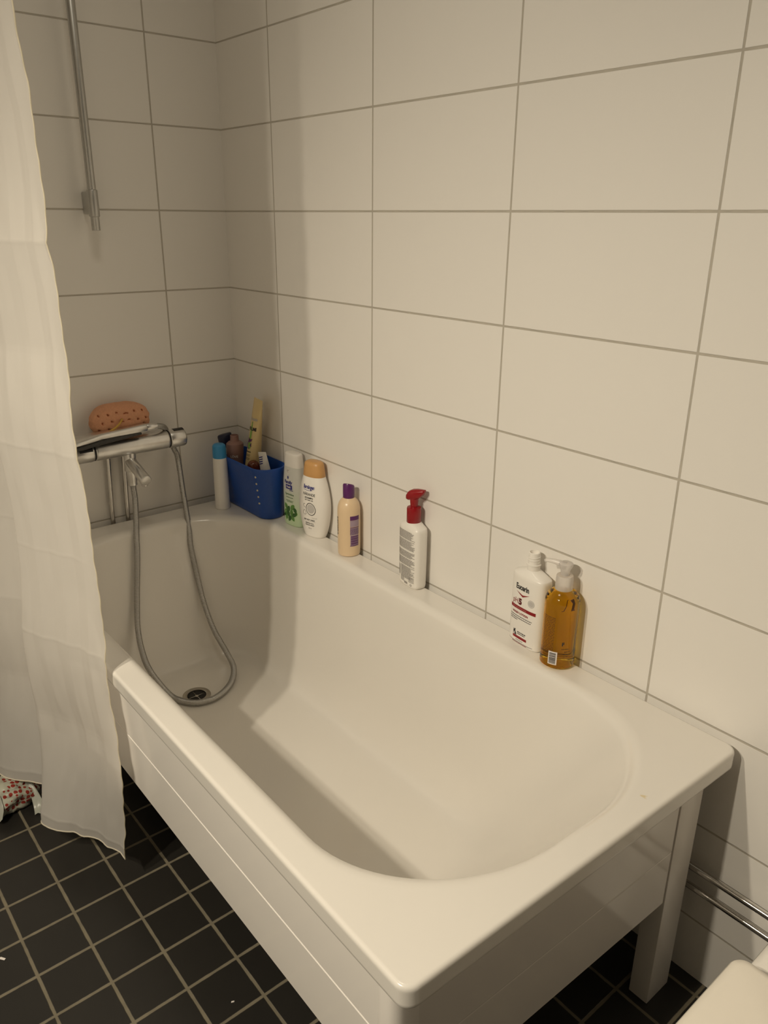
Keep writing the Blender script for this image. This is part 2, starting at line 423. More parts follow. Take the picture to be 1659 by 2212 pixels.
def grooved_panel(pts_xy, z0, z1, zg, th, gd=.0022):
    """panel lying along a line, with a fine V groove at height zg; pts_xy: start and end; th thickness inward (vector)"""
    (xa, ya), (xb, yb) = pts_xy; nx, ny = th
    prof = [(z0, .0), (z0+.002, -.0015*0), (zg-.002, 0), (zg-.0004, gd), (zg+.0004, gd), (zg+.002, 0), (z1, 0), (z1, 1), (z0, 1)]
    loops = []
    for x, y in ((xa, ya), (xb, yb)):
        L = math.hypot(nx, ny)
        loops.append([(x+nx*(d if d in (0, 1) else d/L), y+ny*(d if d in (0, 1) else d/L), z) for z, d in prof])
    return loft(loops)
mesh('front_panel', grooved_panel([(.034, -.712), (1.571, -.712)], .280, TOP-.034, .392, (0, .012)), m_panel, tub, smooth=False)
mesh('end_panel', grooved_panel([(1.5875, -.697), (1.6035, -.119)], .243, TOP-.034, .355, (-.012, .0005), .0006), m_panel, tub, smooth=False)
def leg(x0, x1, y0, y1): mesh('leg', bbox(x0, x1, y0, y1, 0, TOP-.034, .002, 2), m_leg, tub, auto=40)
leg(1.568, 1.606, -.1175, -.048); mesh('leg', bbox(1.545, 1.5885, -.7135, -.660, 0, TOP-.034, .017, 6), m_leg, tub, auto=40); leg(.05, .088, -.698, -.64); leg(.05, .088, -.1175, -.048)
# drain: flange ring, black disc painted for the shaded well, cross strainer
dr = mesh('drain', rod((.372, -.378, ZB-.006), (.372, -.378, ZB+.01), [(0, .026), (.008, .026), (.0085, .037), (.0095, .0375), (.0105, .036), (.0112, .029), (.0095, .0255), (.004, .025), (.0035, .0)], 40), m_steel, tub, auto=50)
mesh('drain_hole', rod((.372, -.378, ZB-.004), (.372, -.378, ZB+.0008), [(0, .0248), (.0045, .0248), (.0048, .02)], 32), m_hole_shade, dr)
mesh('strainer', join(tube([(.349, -.378, ZB+.001), (.395, -.378, ZB+.001)], .0008, 8), tube([(.372, -.401, ZB+.001), (.372, -.355, ZB+.001)], .0008, 8), rod((.372, -.378, ZB-.001), (.372, -.378, ZB+.002), [(0, .0045), (.002, .0045), (.003, .003)], 20)), m_steel, dr)

# ------------------------------------------------------------------ shower mixer
MX, MZ = .07, .7575; YA, YB = -.523, -.212
mix = thing('shower_mixer', 'chrome thermostatic bath mixer bar on the tap wall, orange sponge on top', 'tap', (MX, -.367, MZ))
def rel(vf, o): 
    return [tuple(Vector(p)-Vector(o.location)) for p in vf[0]], vf[1]
def mpart(name, vf, m, par=mix, root=mix, **kw): return mesh(name, rel(vf, root), m, par, **kw)
bar = mpart('mixer_body', rod((MX, -.470, MZ), (MX, -.262, MZ), [(0, .0225), (.002, .0245), (.006, .025), (.202, .025), (.206, .0245), (.208, .0225)], 40), m_chrome, auto=50)
for y0, y1 in ((-.2605, YB), (YA, -.4715)):
    L = y1-y0
    hd = mpart('handle', rod((MX, y0, MZ), (MX, y1, MZ), [(0, .022), (.0015, .025), (.003, .0258), (L-.006, .0258), (L-.002, .0245), (L, .021)] , 40), m_chrome, auto=50)
    # black grip pad on the upper front of the handle
    lp = []
    hi = y0 > -.3
    for s in (0.3, .92) if hi else (.2, .88):
        y = y0+L*s; arc = [(MX+.0266*math.cos(a), y, MZ+.0266*math.sin(a)) for a in [math.radians(d) for d in (range(62, 96, 3) if hi else range(18, 53, 3))]]
        arc += [(MX+.024*math.cos(a), y, MZ+.024*math.sin(a)) for a in [math.radians(d) for d in (range(95, 61, -3) if hi else range(51, 17, -3))]]
        lp.append(arc)
    mpart('grip', loft(lp), m_black, hd, auto=40)
for ya_, yb_ in ((-.2622, -.2603), (-.4717, -.4698)): mpart('seal_ring', rod((MX, ya_, MZ), (MX, yb_, MZ), [(0, .0245), (.0019, .0245)]), m_black)
SY = -.374
tee = mpart('outlet_tee', join(cyl((MX, SY, .738), (MX, SY, .688), .0165), rod((MX, SY, .690), (MX, SY, .645), [(0, .0135), (.03, .0135), (.032, .0125), (.043, .0125), (.045, .010)])), m_chrome, auto=50)
sp_ = mpart('spout', cyl((MX+.002, SY-.001, .716), (.163, SY+.002, .681), .0150, .002), m_chrome, auto=50)
mpart('aerator', cyl((.150, SY+.002, .675), (.148, SY+.002, .664), .0085), m_chrome, sp_, auto=50)
# wall unions behind the body, joining the supply pipes
for y in (-.408, -.368):
    mpart('wall_union', join(cyl((.0115, y, .757), (.05, y, .757), .010), cyl((.0115, y, .735), (.0115, y, .772), .0095)), m_chrome, auto=50)
for y, lab in ((-.420, 'left thin chrome supply pipe rising from the tub rim to the mixer'), (-.376, 'right thin chrome supply pipe behind the hose, rising to the mixer')):
    o = mesh('supply_pipe', tube([(.0115, y, 0), (.0115, y, .55), (.0115, y+.004, .65), (.0115, y+.008, .735)], .0068, 16), m_pipe, auto=60)
    tag(o, lab, 'pipe', 'supply pipes under the mixer')

# ------------------------------------------------------------------ hand shower and hose
hs = thing('hand_shower', 'chrome hand shower lying across the top of the mixer bar', 'hand shower', (.085, -.33, .803))
def hloop(y, hw, h, z, x=.085, n=3, N=24): return [(x+hw*sgnp(math.cos(2*PI*k/N), 2/n), y, z+h*sgnp(math.sin(2*PI*k/N), 2/n)) for k in range(N)]
hand = [hloop(-.326, .0105, .0105, .8045), hloop(-.329, .0125, .012, .8045), hloop(-.36, .0135, .0115, .8035), hloop(-.41, .0155, .0105, .802), hloop(-.455, .020, .010, .801), hloop(-.485, .030, .0095, .799), hloop(-.52, .036, .009, .796), hloop(-.56, .036, .008, .792), hloop(-.585, .026, .006, .789)]
def hm(n, vf, m, par=hs, **kw): return mesh(n, rel(vf, hs), m, par, **kw)
hm('handle', loft(hand), m_chrome, auto=50)
under = [hloop(-.345, .008, .004, .7925, .090), hloop(-.41, .013, .006, .7895, .090), hloop(-.455, .018, .007, .788, .090), hloop(-.5, .031, .0075, .785, .088), hloop(-.56, .032, .0065, .780, .088), hloop(-.58, .022, .004, .779, .088)]
hm('spray_plate_with_shade', loft(under), m_darkgrey, auto=50)  # dark face plate, run on under the handle as painted shadow
hm('connector', rod((.085, -.327, .8045), (.085, -.296, .803), [(0, .0095), (.002, .0105), (.02, .0105), (.026, .0095), (.031, .0085)]), m_chrome, auto=50)
hp = [(.085, -.298, .803), (.080, -.283, .800), (.066, -.266, .790), (.047, -.252, .772), (.037, -.240, .745), (.041, -.232, .718), (.05, -.2279, .6975), (.066, -.231, .655), (.085, -.2361, .6037), (.118, -.2444, .5335), (.133, -.2489, .4932), (.1435, -.2533, .4548), (.166, -.2522, .375), (.195, -.252, .2975), (.24, -.2488, .2251), (.297, -.2435, .1765), (.335, -.2440, .1465), (.376, -.271, .1355), (.408, -.310, .134), (.424, -.350, .134), (.4216, -.3757, .134), (.4101, -.4035, .134), (.3773, -.4273, .134), (.336, -.441, .1385), (.285, -.4646, .1932), (.235, -.4616, .2259), (.195, -.4522, .2766), (.170, -.4367, .3468), (.1425, -.4109, .4682), (.128, -.4018, .5169), (.105, -.3886, .5611), (.083, -.377, .608), (.0725, -.374, .634), (.0705, -.374, .648)]
hpath = resample(catmull(hp, 24), .0011)
ho = mesh('shower_hose', tube(hpath, lambda i: (.0064, .0082, .0082)[i % 3], 16), m_hose)
tag(ho, 'grey ribbed metal shower hose looping from the mixer down to the drain', 'hose')

# ------------------------------------------------------------------ sponge
def sponge():
    N, M = 200, 120; V = []; F = []; mi = []
    holes = []
    for r, zz in ((0, .50), (1, .02), (2, -.46)):
        for k in range(6): holes.append((-.80+.30*k+(.10 if r % 2 else 0), zz+random.uniform(-.06, .06)))
    for i in range(M+1):
        ph = -PI/2+PI*i/M
        for j in range(N):
            th = 2*PI*j/N; e = .62
            cx_ = sgnp(math.cos(ph), e); x = cx_*sgnp(math.cos(th), e); y = cx_*sgnp(math.sin(th), e); z = sgnp(math.sin(ph), .78)
            d = 0
            if x > .2:
                for hy, hz in holes:
                    q = ((y-hy)/.040)**2+((z-hz)/.085+(y-hy)*11)**2
                    d = max(d, math.exp(-q))
            nzv = noise.noise(Vector((x*3, y*3, z*3)))*.03
            s = 1-.24*d+nzv
            sc = 1 - .10*max(0, z)**2
            V.append((.033*x*s*sc, .080*y*(1+nzv)*(1 - .03*z), .044*z*(1+nzv)-.006*abs(y)**3*z)); mi.append(d > .62)
    for i in range(M):
        for j in range(N): F.append((i*N+j, i*N+(j+1) % N, (i+1)*N+(j+1) % N, (i+1)*N+j))
    return (V, F), [1 if sum(mi[q] for q in f) >= 2 else 0 for f in F]
sv, smi = sponge()
spg = thing('bath_sponge', 'orange bath sponge with holes and a cord, resting on the mixer', 'sponge', (.040, -.379, .8275))
mesh('sponge_body', sv, [m_sponge, m_pore_shade], spg, mi=smi)
cord = [(.0330, -.074, -.022), (.042, -.068, -.022), (.047, -.052, -.019), (.048, -.036, -.013), (.046, -.022, -.005), (.0415, -.012, .003), (.034, -.006, .006)]
mesh('cord', tube(catmull(cord, 8), .0026, 8), m_cord, spg)

# ------------------------------------------------------------------ riser rail
rl = thing('shower_rail', 'grey metal vertical shower rail fixed on the tap wall, without hand shower', 'shower rail', (.052, -.388, 1.3046))
mesh('rail_tube', rel(cyl((.052, -.388, 1.3046), (.052, -.388, 1.93), .0102, .001), rl), m_chrome_dull, rl, auto=50)
for z in (1.336, 1.86):
    mesh('bracket', rel(join(bbox(.0005, .045, -.397, -.376, z+.006, z+.058, .004), cyl((.052, -.388, z), (.052, -.388, z+.062), .0128, .002)), rl), m_chrome_dull, rl, auto=50)

# ------------------------------------------------------------------ heating pipes beside the tub
for z, lab in ((.2575, 'upper chrome pipe running along the wall near the toilet'), (.216, 'lower chrome pipe running along the wall near the toilet')):
    tag(mesh('heating_pipe', tube([(1.30, -.020, z), (1.9, -.020, z), (X1, -.020, z)], .0062, 20), m_pipe, auto=60), lab, 'pipe', 'pipes along the wall beside the tub')

# ------------------------------------------------------------------ toiletries on the rim
def bottle(name, label, x, y, yaw, group='toiletries along the tub rim', z=TOP):
    return thing(name, label, 'bottle', (x, y, z), math.radians(yaw), group)

# aerosol / tall white can with a blue cap
b = bottle('aerosol_can', 'slim white can with a light blue cap beside the blue caddy', .1035, -.1225, 0)
mesh('can_body', Profile([(0, .018, .018, 2), (.002, .0205, .0205, 2), (.006, .0215, .0215, 2), (.06, .0212, .0212, 2), (.12, .0208, .0208, 2), (.150, .0200, .0200, 2), (.157, .019, .019, 2)], 3).mesh(40), m_white_pl, b, auto=60)
mesh('cap', Profile([(.155, .0185, .0185, 2), (.157, .0197, .0197, 2), (.185, .0192, .0192, 2), (.192, .0175, .0175, 2), (.1955, .0135, .0135, 2)], 3).mesh(40), m_skyblue, b, auto=60)
w = Profile([(0, .0215, .0215, 2), (.16, .021, .021, 2)], 1)
ink('label_print', [rect2d(-.003, .003, .09, .10, 2), rect2d(-.003, .003, .055, .075, 2), rect2d(-.003, .003, .025, .04, 2)], m_green_ink, w.wrap(math.radians(-47)), b)

# caddy
cd = thing('shower_caddy', 'blue plastic oval caddy full of bottles in the tub corner', 'caddy', (.158, -.048, TOP))
def cloop(k, z, ins_=0):
    # tapered stadium; k 0 bottom .. 1 top
    x0 = -.128-.014*k+ins_; x1 = .122+.022*k-ins_; y0 = -.036-.024*k+ins_; y1 = .040+.004*k-ins_
    r = (y1-y0)/2*.92; pts = []
    for c, (px, py, a0) in enumerate(((x1-r, y0+r, -90), (x1-r, y1-r, 0), (x0+r, y1-r, 90), (x0+r, y0+r, 180))):
        for i in range(13): a = math.radians(a0+i*7.5); pts.append((px+r*math.cos(a), py+r*math.sin(a), z))
    return pts
HC = .156
def dense(l0, n=12):
    return l0
cl = [cloop(0, 0, .004), cloop(0, .0015, .001), cloop(.02, .004)]+[cloop(i/14, .004+(HC-.006)*i/14) for i in range(1, 15)]+[cloop(1, HC, .0012), cloop(1, HC, .0032)]+[cloop(i/8, .006+(HC-.01)*i/8, .0042) for i in range(8, -1, -1)]
mesh('caddy_body', loft(cl), m_blue, cd, auto=70)
def caddy_side(ang, z, out=.0006):
    k = z/HC; x1 = .122+.022*k; y0 = -.036-.024*k; y1 = .040+.004*k; r = (y1-y0)/2*.92; a = math.radians(ang)
    return Vector((x1-r+(r+out)*math.cos(a), y0+r+(r+out)*math.sin(a), z)), Vector((math.cos(a), math.sin(a), 0))
for k in range(5):
    c, n = caddy_side(-72, .132-.0205*k); t = Vector((-n.y, n.x, 0))
    mesh('drain_hole', rod(c-n*.002, c+n*.0004, [(0, .0030), (.0018, .0030), (.0024, .0026)], 12), m_cream_hole, cd)

FL = TOP+.0065
GI = 'toiletries standing in the blue caddy'
# navy-capped bottle
b = bottle('shampoo_bottle', 'pale bottle with a navy oval cap at the back of the blue caddy', .060, -.058, 42, GI, FL)
b.rotation_euler = (0, math.radians(-6), math.radians(42))
mesh('bottle_body', Profile([(0, .016, .011, 2.3), (.004, .018, .0125, 2.3), (.10, .0205, .0145, 2.3), (.155, .020, .014, 2.2), (.160, .018, .0125, 2)], 3).mesh(48), m_pale, b, auto=60)
mesh('cap', loft([[(p[0], p[1], z+.0035*p[0]/.02) for p in sup(rx, ry, 2.2, z, 48)] for z, rx, ry in ((.158, .0175, .0125), (.160, .0185, .0132), (.190, .0215, .0148), (.196, .0212, .0146), (.1985, .019, .0128))]), m_navy, b, auto=60)
f = Profile([(0, .0206, .0146, 2.3), (.2, .0206, .0146, 2.3)], 1)
ink('label_print', [text2d('cool', .012, 0, .135, bold=.03, shear=.2), rect2d(-.012, .014, .125, .129), rect2d(-.010, .012, .117, .1185)], m_blue_ink, f.front, b)
# mauve bottle without cap
b = bottle('conditioner_bottle', 'mauve bottle with an open neck in the blue caddy', .0935, -.0655, 48, GI, FL)
PM = Profile([(0, .0165, .0165, 2), (.004, .0185, .0185, 2), (.10, .0200, .0200, 2), (.150, .0245, .0245, 2), (.172, .0255, .0255, 2), (.179, .0245, .0245, 2), (.184, .019, .019, 2), (.186, .0135, .0135, 2), (.188, .0125, .0125, 2), (.203, .0120, .0120, 2), (.204, .0105, .0105, 2), (.196, .0098, .0098, 2)], 1)
mesh('bottle_body', PM.mesh(48), m_mauve, b, auto=35)
mesh('mouth', rod((0, 0, .194), (0, 0, .1965), [(0, .0098), (.0022, .0098)], 24), m_mauve_in, b)
PW = Profile([(0, .0205, .0205, 2), (.10, .0208, .0208, 2), (.150, .0245, .0245, 2), (.172, .0255, .0255, 2)], 1)
ink('label_print', [text2d('LÖVE', .0095, 0, .141, bold=.02), lines2d(-.014, .014, .124, .0018, 3), lines2d(-.010, .010, .119, .0016, 4)], m_white_ink, PW.wrap(math.radians(4)), b)
# cream tube standing on its purple cap
b = bottle('squeeze_tube', 'tall cream squeeze tube with green and purple print leaning in the caddy corner', .1565, -.0455, 0, GI, FL)
PHI = math.radians(-8); lean = Vector((.030, .012, 0))
def tl(t):
    z = .116+t*.206; e = max(0, t); rx = .0232*(1-e)+.0295*e; ry = .0225*(1-e)**.6+.0012
    c = lean*t
    return [(c.x+rx*math.cos(a)*math.cos(PHI)-ry*math.sin(a)*math.sin(PHI), c.y+rx*math.cos(a)*math.sin(PHI)+ry*math.sin(a)*math.cos(PHI), z) for a in [2*PI*k/48 for k in range(48)]]
mesh('tube_body', loft([[(p[0]*.8, p[1]*.8, p[2]-.004) for p in tl(0)], tl(0)]+[tl(i/20) for i in range(1, 21)]), m_cream, b, auto=60)
mesh('cap', Profile([(0, .016, .016, 2), (.004, .0175, .0175, 2), (.085, .0195, .0195, 2), (.110, .0215, .0215, 2), (.113, .0205, .0205, 2)], 2).mesh(40), m_purple, b, auto=60)
def tubemap(off=.0007, a0=-1.15):
    def f(x, z):
        t = (z-.116)/.206; rx = .0232*(1-t)+.0295*t; ry = .0225*(1-t)**.6+.0012; ph = PHI; c = lean*t
        a = a0+x/.0245; X = (rx+off)*math.cos(a); Y = (ry+off)*math.sin(a)
        return (c.x+X*math.cos(ph)-Y*math.sin(ph), c.y+X*math.sin(ph)+Y*math.cos(ph), z)
    return f
TM = tubemap()
ink('brand_lettering', [text2d('Aussie', .013, -.006, .262, bold=.03, shear=.3)], m_midgrey_ink, TM, b)
ink('headline_lettering', [text2d('VOLUME', .0125, -.006, .233, bold=.05, sx=.8)], m_black_ink, TM, b)
ink('small_print', [lines2d(-.016, .004, .168, .003, 5), lines2d(-.016, .004, .160, .0014, 6), lines2d(-.016, .002, .1565, .0014, 7), lines2d(-.016, .004, .150, .0014, 8), lines2d(-.016, .004, .146, .0014, 9)], m_black_ink, TM, b)
ink('green_emblem', [poly2d([(-.010, .258), (-.006, .258), (-.003, .228), (-.002, .208), (-.011, .206), (-.012, .225)]), ell2d(-.006, .188, .0075, .011)], m_lime_ink, TM, b)
TM2 = tubemap(.0012)
ink('purple_emblem', [poly2d([(-.014, .212), (-.006, .206), (.004, .209), (.000, .201), (-.005, .199), (-.009, .196), (-.014, .199)]), stroke2d([(-.013, .2), (-.0155, .19), (-.012, .181), (-.005, .179)], .003), poly2d([(-.002, .193), (.003, .197), (.001, .190), (.005, .186), (-.003, .187)])], m_purple, TM2, b)
# brown round-topped bottle
b = bottle('travel_bottle', 'small brown round topped bottle lying low in the blue caddy', .193, -.0645, 0, GI, FL)
mesh('bottle_body', Profile([(0, .012, .012, 2), (.004, .0142, .0142, 2), (.09, .0170, .0170, 2), (.118, .0185, .0185, 2), (.132, .0178, .0178, 2), (.143, .014, .014, 2), (.149, .007, .007, 2)], 3).mesh(36), m_brown, b)
# white tube with pale print, leaning
b = bottle('cream_tube', 'white tube with small blue print leaning at the right end of the caddy', .262, -.0440, 0, GI, FL)
b.rotation_euler = (math.radians(2), math.radians(-10), math.radians(12))
PT = Profile([(0, .012, .012, 2), (.006, .014, .014, 2), (.06, .0175, .0165, 2), (.13, .0175, .012, 2), (.180, .0165, .003, 2), (.184, .0165, .0012, 2)], 3)
mesh('tube_body', PT.mesh(44), m_white_pl, b, auto=60)
ink('label_print', [rect2d(-.013, .004, .168-.006*i, .171-.006*i, 4, .003) for i in range(4)]+[lines2d(.0, .015, .120, .0018, 21), lines2d(-.01, .012, .132, .0016, 22)], m_blue_ink, PT.front, b)

# green family shampoo
b = bottle('shampoo_bottle', 'pale green bottle with printed leaves between caddy and coconut shampoo', .348, -.0265, 6)
PG = Profile([(0, .033, .0165, 2.6), (.003, .0365, .0195, 2.6), (.02, .0385, .0205, 2.6), (.08, .0392, .0205, 2.6), (.13, .0375, .020, 2.6), (.171, .0325, .0175, 2.6)], 3)
mesh('bottle_body', PG.mesh(72), m_greenbody, b, auto=60)
mesh('cap', Profile([(.1715, .0312, .0168, 2.6), (.172, .0325, .0175, 2.6), (.195, .0300, .0165, 2.6), (.205, .0285, .0158, 2.6), (.2085, .025, .0135, 2.6), (.2095, .019, .010, 2.6)], 3).mesh(72), m_white_pl, b, auto=60)
ink('brand_lettering', [text2d('Family', .0125, -.004, .124, bold=.045, shear=.15), rect2d(-.014, .013, .108, .1205, 10), ell2d(-.004, .141, .0028, .0045), rect2d(.002, .016, .1045, .1065, 3)], m_blue_ink, PG.front, b)
ink('brand_banner_lettering', [text2d('fresh', .0085, -.001, .112, bold=.03)], m_white_ink, lambda x, z: PG.front(x, z, .0008), b)
ink('emblem', [ell2d(-.004, .159, .005, .0065)], m_white_ink, PG.front, b)
ink('emblem_mark', [stroke2d([(-.007, .158), (-.005, .163), (-.003, .160), (-.001, .163)], .0012), stroke2d([(-.006, .156), (-.002, .156)], .0012)], m_black_ink, lambda x, z: PG.front(x, z, .0008), b)
ink('product_lettering', [text2d('Springtime', .0082, .001, .091, bold=.02), lines2d(-.014, .015, .083, .0018, 31), lines2d(-.014, .016, .074, .0016, 32), lines2d(-.010, .015, .0705, .0016, 33)], m_green_ink, PG.front, b)
lv = [(-.015, .056, .021, .013, 2.3), (-.004, .050, .020, .013, 1.2), (.012, .057, .022, .014, .9), (.021, .050, .018, .011, 2.0), (-.018, .040, .021, .012, .9), (-.006, .036, .022, .014, 2.0), (.008, .041, .021, .013, 1.5), (.018, .036, .019, .011, .6), (-.014, .026, .021, .012, 1.5), (.000, .023, .021, .012, 1.1), (.012, .025, .020, .012, 2.2), (-.022, .030, .015, .009, .5), (.024, .040, .014, .009, 1.4)]
ink('leaf_print', [leaf2d(*l) for l in lv[::2]], m_leaf, PG.front, b)
ink('dark_leaf_print', [leaf2d(*l) for l in lv[1::2]], m_leaf2, lambda x, z: PG.front(x, z, .0007), b)

# white shampoo with coconut drawing
b = bottle('shampoo_bottle', 'white shampoo bottle with caramel cap and coconut drawing', .450, -.0298, 12)
PB = Profile([(0, .030, .0165, 2.3), (.003, .0335, .0195, 2.3), (.02, .0400, .0225, 2.3), (.05, .0475, .025, 2.3), (.085, .0512, .0255, 2.3), (.115, .0490, .0250, 2.3), (.145, .0420, .0235, 2.3), (.168, .0345, .021, 2.3), (.175, .032, .0195, 2.3)], 4)
mesh('bottle_body', PB.mesh(80), m_white_pl, b, auto=60)
mesh('cap', loft([[(p[0], p[1], p[2]) for p in sup(rx, ry, n, z, 64)] for z, rx, ry, n in ((.170, .0333, .0205, 2.3), (.171, .0338, .0209, 2.3), (.185, .0315, .020, 2.4), (.200, .0285, .0188, 2.5), (.206, .0268, .0180, 2.5), (.2095, .022, .015, 2.5), (.2105, .012, .008, 2.4))]), m_caramel, b, auto=60)
ink('brand_lettering', [text2d('Barnängen', .0145, 0, .139, bold=.035, shear=.2, sx=.62), stroke2d([(-.018, .1355), (-.006, .134), (.008, .1345), (.014, .137)], .0012)], m_blue_ink, PB.front, b)
ink('product_lettering', [text2d('NÄRANDE', .0105, .001, .120, bold=.012, sx=.84), text2d('SCHAMPO', .0062, .001, .1115, bold=.04), text2d('FÖR TORRT HÅR', .0038, .001, .106, bold=.03)], m_black_ink, PB.front, b)
ink('care_lettering', [text2d('MILT MOT HÅRET', .0048, .001, .050, bold=.04), text2d('RENGÖR OCH', .0044, .001, .0405, bold=.03), text2d('VÅRDAR HÅRET', .0044, .001, .035, bold=.03), text2d('250 ml', .004, .001, .026)], m_black_ink, PB.front, b)
ink('coconut_drawing', [ell2d(.007, .083, .0165, .0175, .35, 40, .90), stroke2d([(-.018, .094), (-.020, .090), (-.017, .086), (-.0105, .085)], .0009), stroke2d([(-.018, .094), (-.013, .0945)], .0009), stroke2d([(-.017, .078), (-.021, .072), (-.020, .066), (-.014, .064), (-.009, .068), (-.011, .074), (-.017, .078)], .0009), rect2d(-.020, .022, .0475, .0478)], m_black_ink, PB.front, b)
ink('coconut_flesh', [ell2d(.007, .084, .0125, .0125, .35)], m_midgrey_ink, PB.front, b)
ink('silver_lettering', [text2d('vegansk', .0055, .018, .058, shear=.3)], m_midgrey_ink, PB.front, b)

# peach bottle with purple cap
b = bottle('conditioner_bottle', 'peach bottle with a purple flip cap beside the coconut shampoo', .603, -.0325, 30)
PP = Profile([(0, .023, .023, 2), (.002, .0265, .0265, 2), (.008, .0287, .0287, 2), (.06, .0292, .0292, 2), (.115, .0292, .0292, 2), (.130, .0280, .0280, 2), (.142, .0240, .0240, 2), (.150, .0175, .0175, 2), (.153, .0145, .0145, 2)], 4)
mesh('bottle_body', PP.mesh(56), m_peach, b, auto=60)
cpv = [[(p[0], p[1], z+(-.006*(p[1]/.0145) if z > .182 else 0)) for p in sup(r, r, 2, z, 40)] for z, r in ((.151, .0138), (.152, .0146), (.165, .0147), (.183, .0146), (.1865, .0128), (.1875, .008))]
mesh('cap', loft(cpv), m_purple, b, auto=60)
wr = PP.wrap(math.radians(52))
ink('back_label', [rect2d(-.012, .014, .100, .111, 8), rect2d(-.012, .014, .0795, .0815, 8), rect2d(-.012, .012, .030, .032, 4)]+[rect2d(-.010, .012, .033+.0021*i, .0331+.0021*i+(.0016 if i % 3 else .0009), 4) for i in range(12)]+[lines2d(-.012, .013, .062+.002*i, .0010, 40+i) for i in range(8)], m_purple, wr, b)
ink('back_label_tint', [rect2d(-.012, .014, .0825, .0995, 8), rect2d(-.012, .013, .060, .079, 8), rect2d(-.0115, .0125, .032, .0595, 8)], m_lilac_ink, PP.wrap(math.radians(52), .0002), b)
ink('brand_lettering', [text2d('MOIST', .013, 0, 0, bold=.05, align='LEFT')], m_black_ink, lambda x, z: PP.wrap(math.radians(-44))(-z*.55, .105-x*1.35), b)

# white lotion with red pump
b = bottle('lotion_bottle', 'white lotion bottle with a red pump, grey text on its back', .841, -.0262, -6)
PR = Profile([(0, .032, .0165, 3.2), (.003, .0358, .0195, 3.2), (.010, .0372, .0205, 3.2), (.08, .0378, .0210, 3.2), (.140, .0378, .0210, 3.2), (.1475, .0368, .0204, 3.1), (.1495, .035, .019, 3.0), (.1585, .019, .0165, 2.2), (.160, .0150, .0150, 2)], 1)
mesh('bottle_body', PR.mesh(80), m_white_pl, b, auto=50)
pu = mesh('pump', join(rod((0, 0, .157), (0, 0, .197), [(0, .0155), (.0015, .0167), (.034, .0167), (.037, .0158), (.0385, .0105), (.0388, .0078)], 40), rod((0, 0, .193), (0, 0, .220), [(0, .0082), (.012, .0095), (.020, .0100), (.027, .0110)], 32)), m_red, b, auto=40)
def noz(s, w, zb, zt): return [(s, w*sgnp(math.cos(2*PI*k/24), .7), (zt+zb)/2+(zt-zb)/2*sgnp(math.sin(2*PI*k/24), .7)) for k in range(24)]
nz_ = mesh('nozzle', loft([noz(-.0185, .006, .2165, .2205), noz(-.0175, .0085, .2105, .2245), noz(-.012, .0115, .2095, .2320), noz(-.004, .0120, .2110, .2362), noz(.006, .0115, .2135, .2382), noz(.016, .0095, .2190, .2390), noz(.0225, .0075, .2255, .2392), noz(.0265, .0060, .2315, .2390), noz(.0275, .0045, .2330, .2375)]), m_red, pu, auto=60)
nz_.rotation_euler = (0, 0, math.radians(24))
rows = []; rg = random.Random(5)
for i in range(53):
    z = .1385-i*.00225
    if i in (9, 20, 21, 29, 38): continue
    x1_ = .030-(rg.random()**3)*.012 if i % 7 else .020
    x0_ = -.033 if i < 38 else -.018
    rows.append(lines2d(x0_, x1_, z, .00155, 60+i, .06, .006))
ink('ingredient_print', rows, m_grey_ink, PR.front, b)
ink('label_marks', [rect2d(-.033, -.021, .024+.0024*i, .0255+.0024*i, 2) for i in range(11)]+[lines2d(-.018, -.004, .021-.003*i, .002, 120+i) for i in range(4)]+[rect2d(.012, .029, .016+.003*i, .0175+.003*i, 3) for i in range(5)]+[ell2d(.020, .0095, .003, .003, 0, 16, .55), rect2d(-.004, .008, .008, .0135, 2)], m_grey_ink, PR.front, b)

# big white wash lotion bottle, open screw neck
b = bottle('wash_lotion_bottle', 'large white wash lotion bottle with red and black print and open neck', 1.1935, -.0258, -5)
PE = Profile([(0, .038, .0165, 3), (.003, .0420, .0200, 3), (.010, .0432, .0212, 3), (.08, .0438, .0216, 3), (.146, .0436, .0216, 3), (.1525, .0430, .0212, 3), (.1545, .0415, .0202, 3), (.1615, .0260, .0170, 2.4), (.1655, .0150, .0145, 2), (.1665, .0130, .0130, 2), (.176, .0128, .0128, 2), (.1765, .0142, .0142, 2), (.1785, .0142, .0142, 2), (.179, .0118, .0118, 2), (.2005, .0112, .0112, 2), (.2025, .0108, .0108, 2), (.2032, .0096, .0096, 2), (.195, .0085, .0085, 2), (.193, .002, .002, 2)], 1)
mesh('bottle_body', PE.mesh(88), m_white_pl, b, auto=40)
thr = [(.0117*math.cos(t*2*PI), .0117*math.sin(t*2*PI), .183+.0055*t) for t in [i/24 for i in range(54)]]
mesh('neck_thread', tube(thr, .0009, 6), m_white_pl, b)
E_ = PE.front
ink('brand_lettering', [text2d('Eucerin', .0165, -.004, .124, bold=.035, sx=.72)], m_black_ink, E_, b)
ink('brand_chevron', [strip2d([(-.020+.036*i/16, .1187-.0050*(1-abs(i/8-1)), .1187-.0092*(1-abs(i/8-1))) for i in range(17)])], m_red_ink, E_, b)
ink('strength_lettering', [text2d('pH', .0165, -.021, .092, bold=0, sx=.8)], m_red_ink, E_, b)
ink('red_bar', [rect2d(-.034, .033, .0800, .0870, 14)], m_red_ink, E_, b)
ink('red_badge', [rect2d(-.022, .016, .0155, .0210, 8)], m_red_ink, E_, b)
ink('product_lettering', [text2d('WASH LOTION', .0060, -.006, .0700, bold=.04, sx=1.05)], m_red_ink, E_, b)
ink('foot_lettering', [lines2d(-.024, .017, -.0 + .0000 + .0045, .0016, 140, .1)], m_red_ink, E_, b)
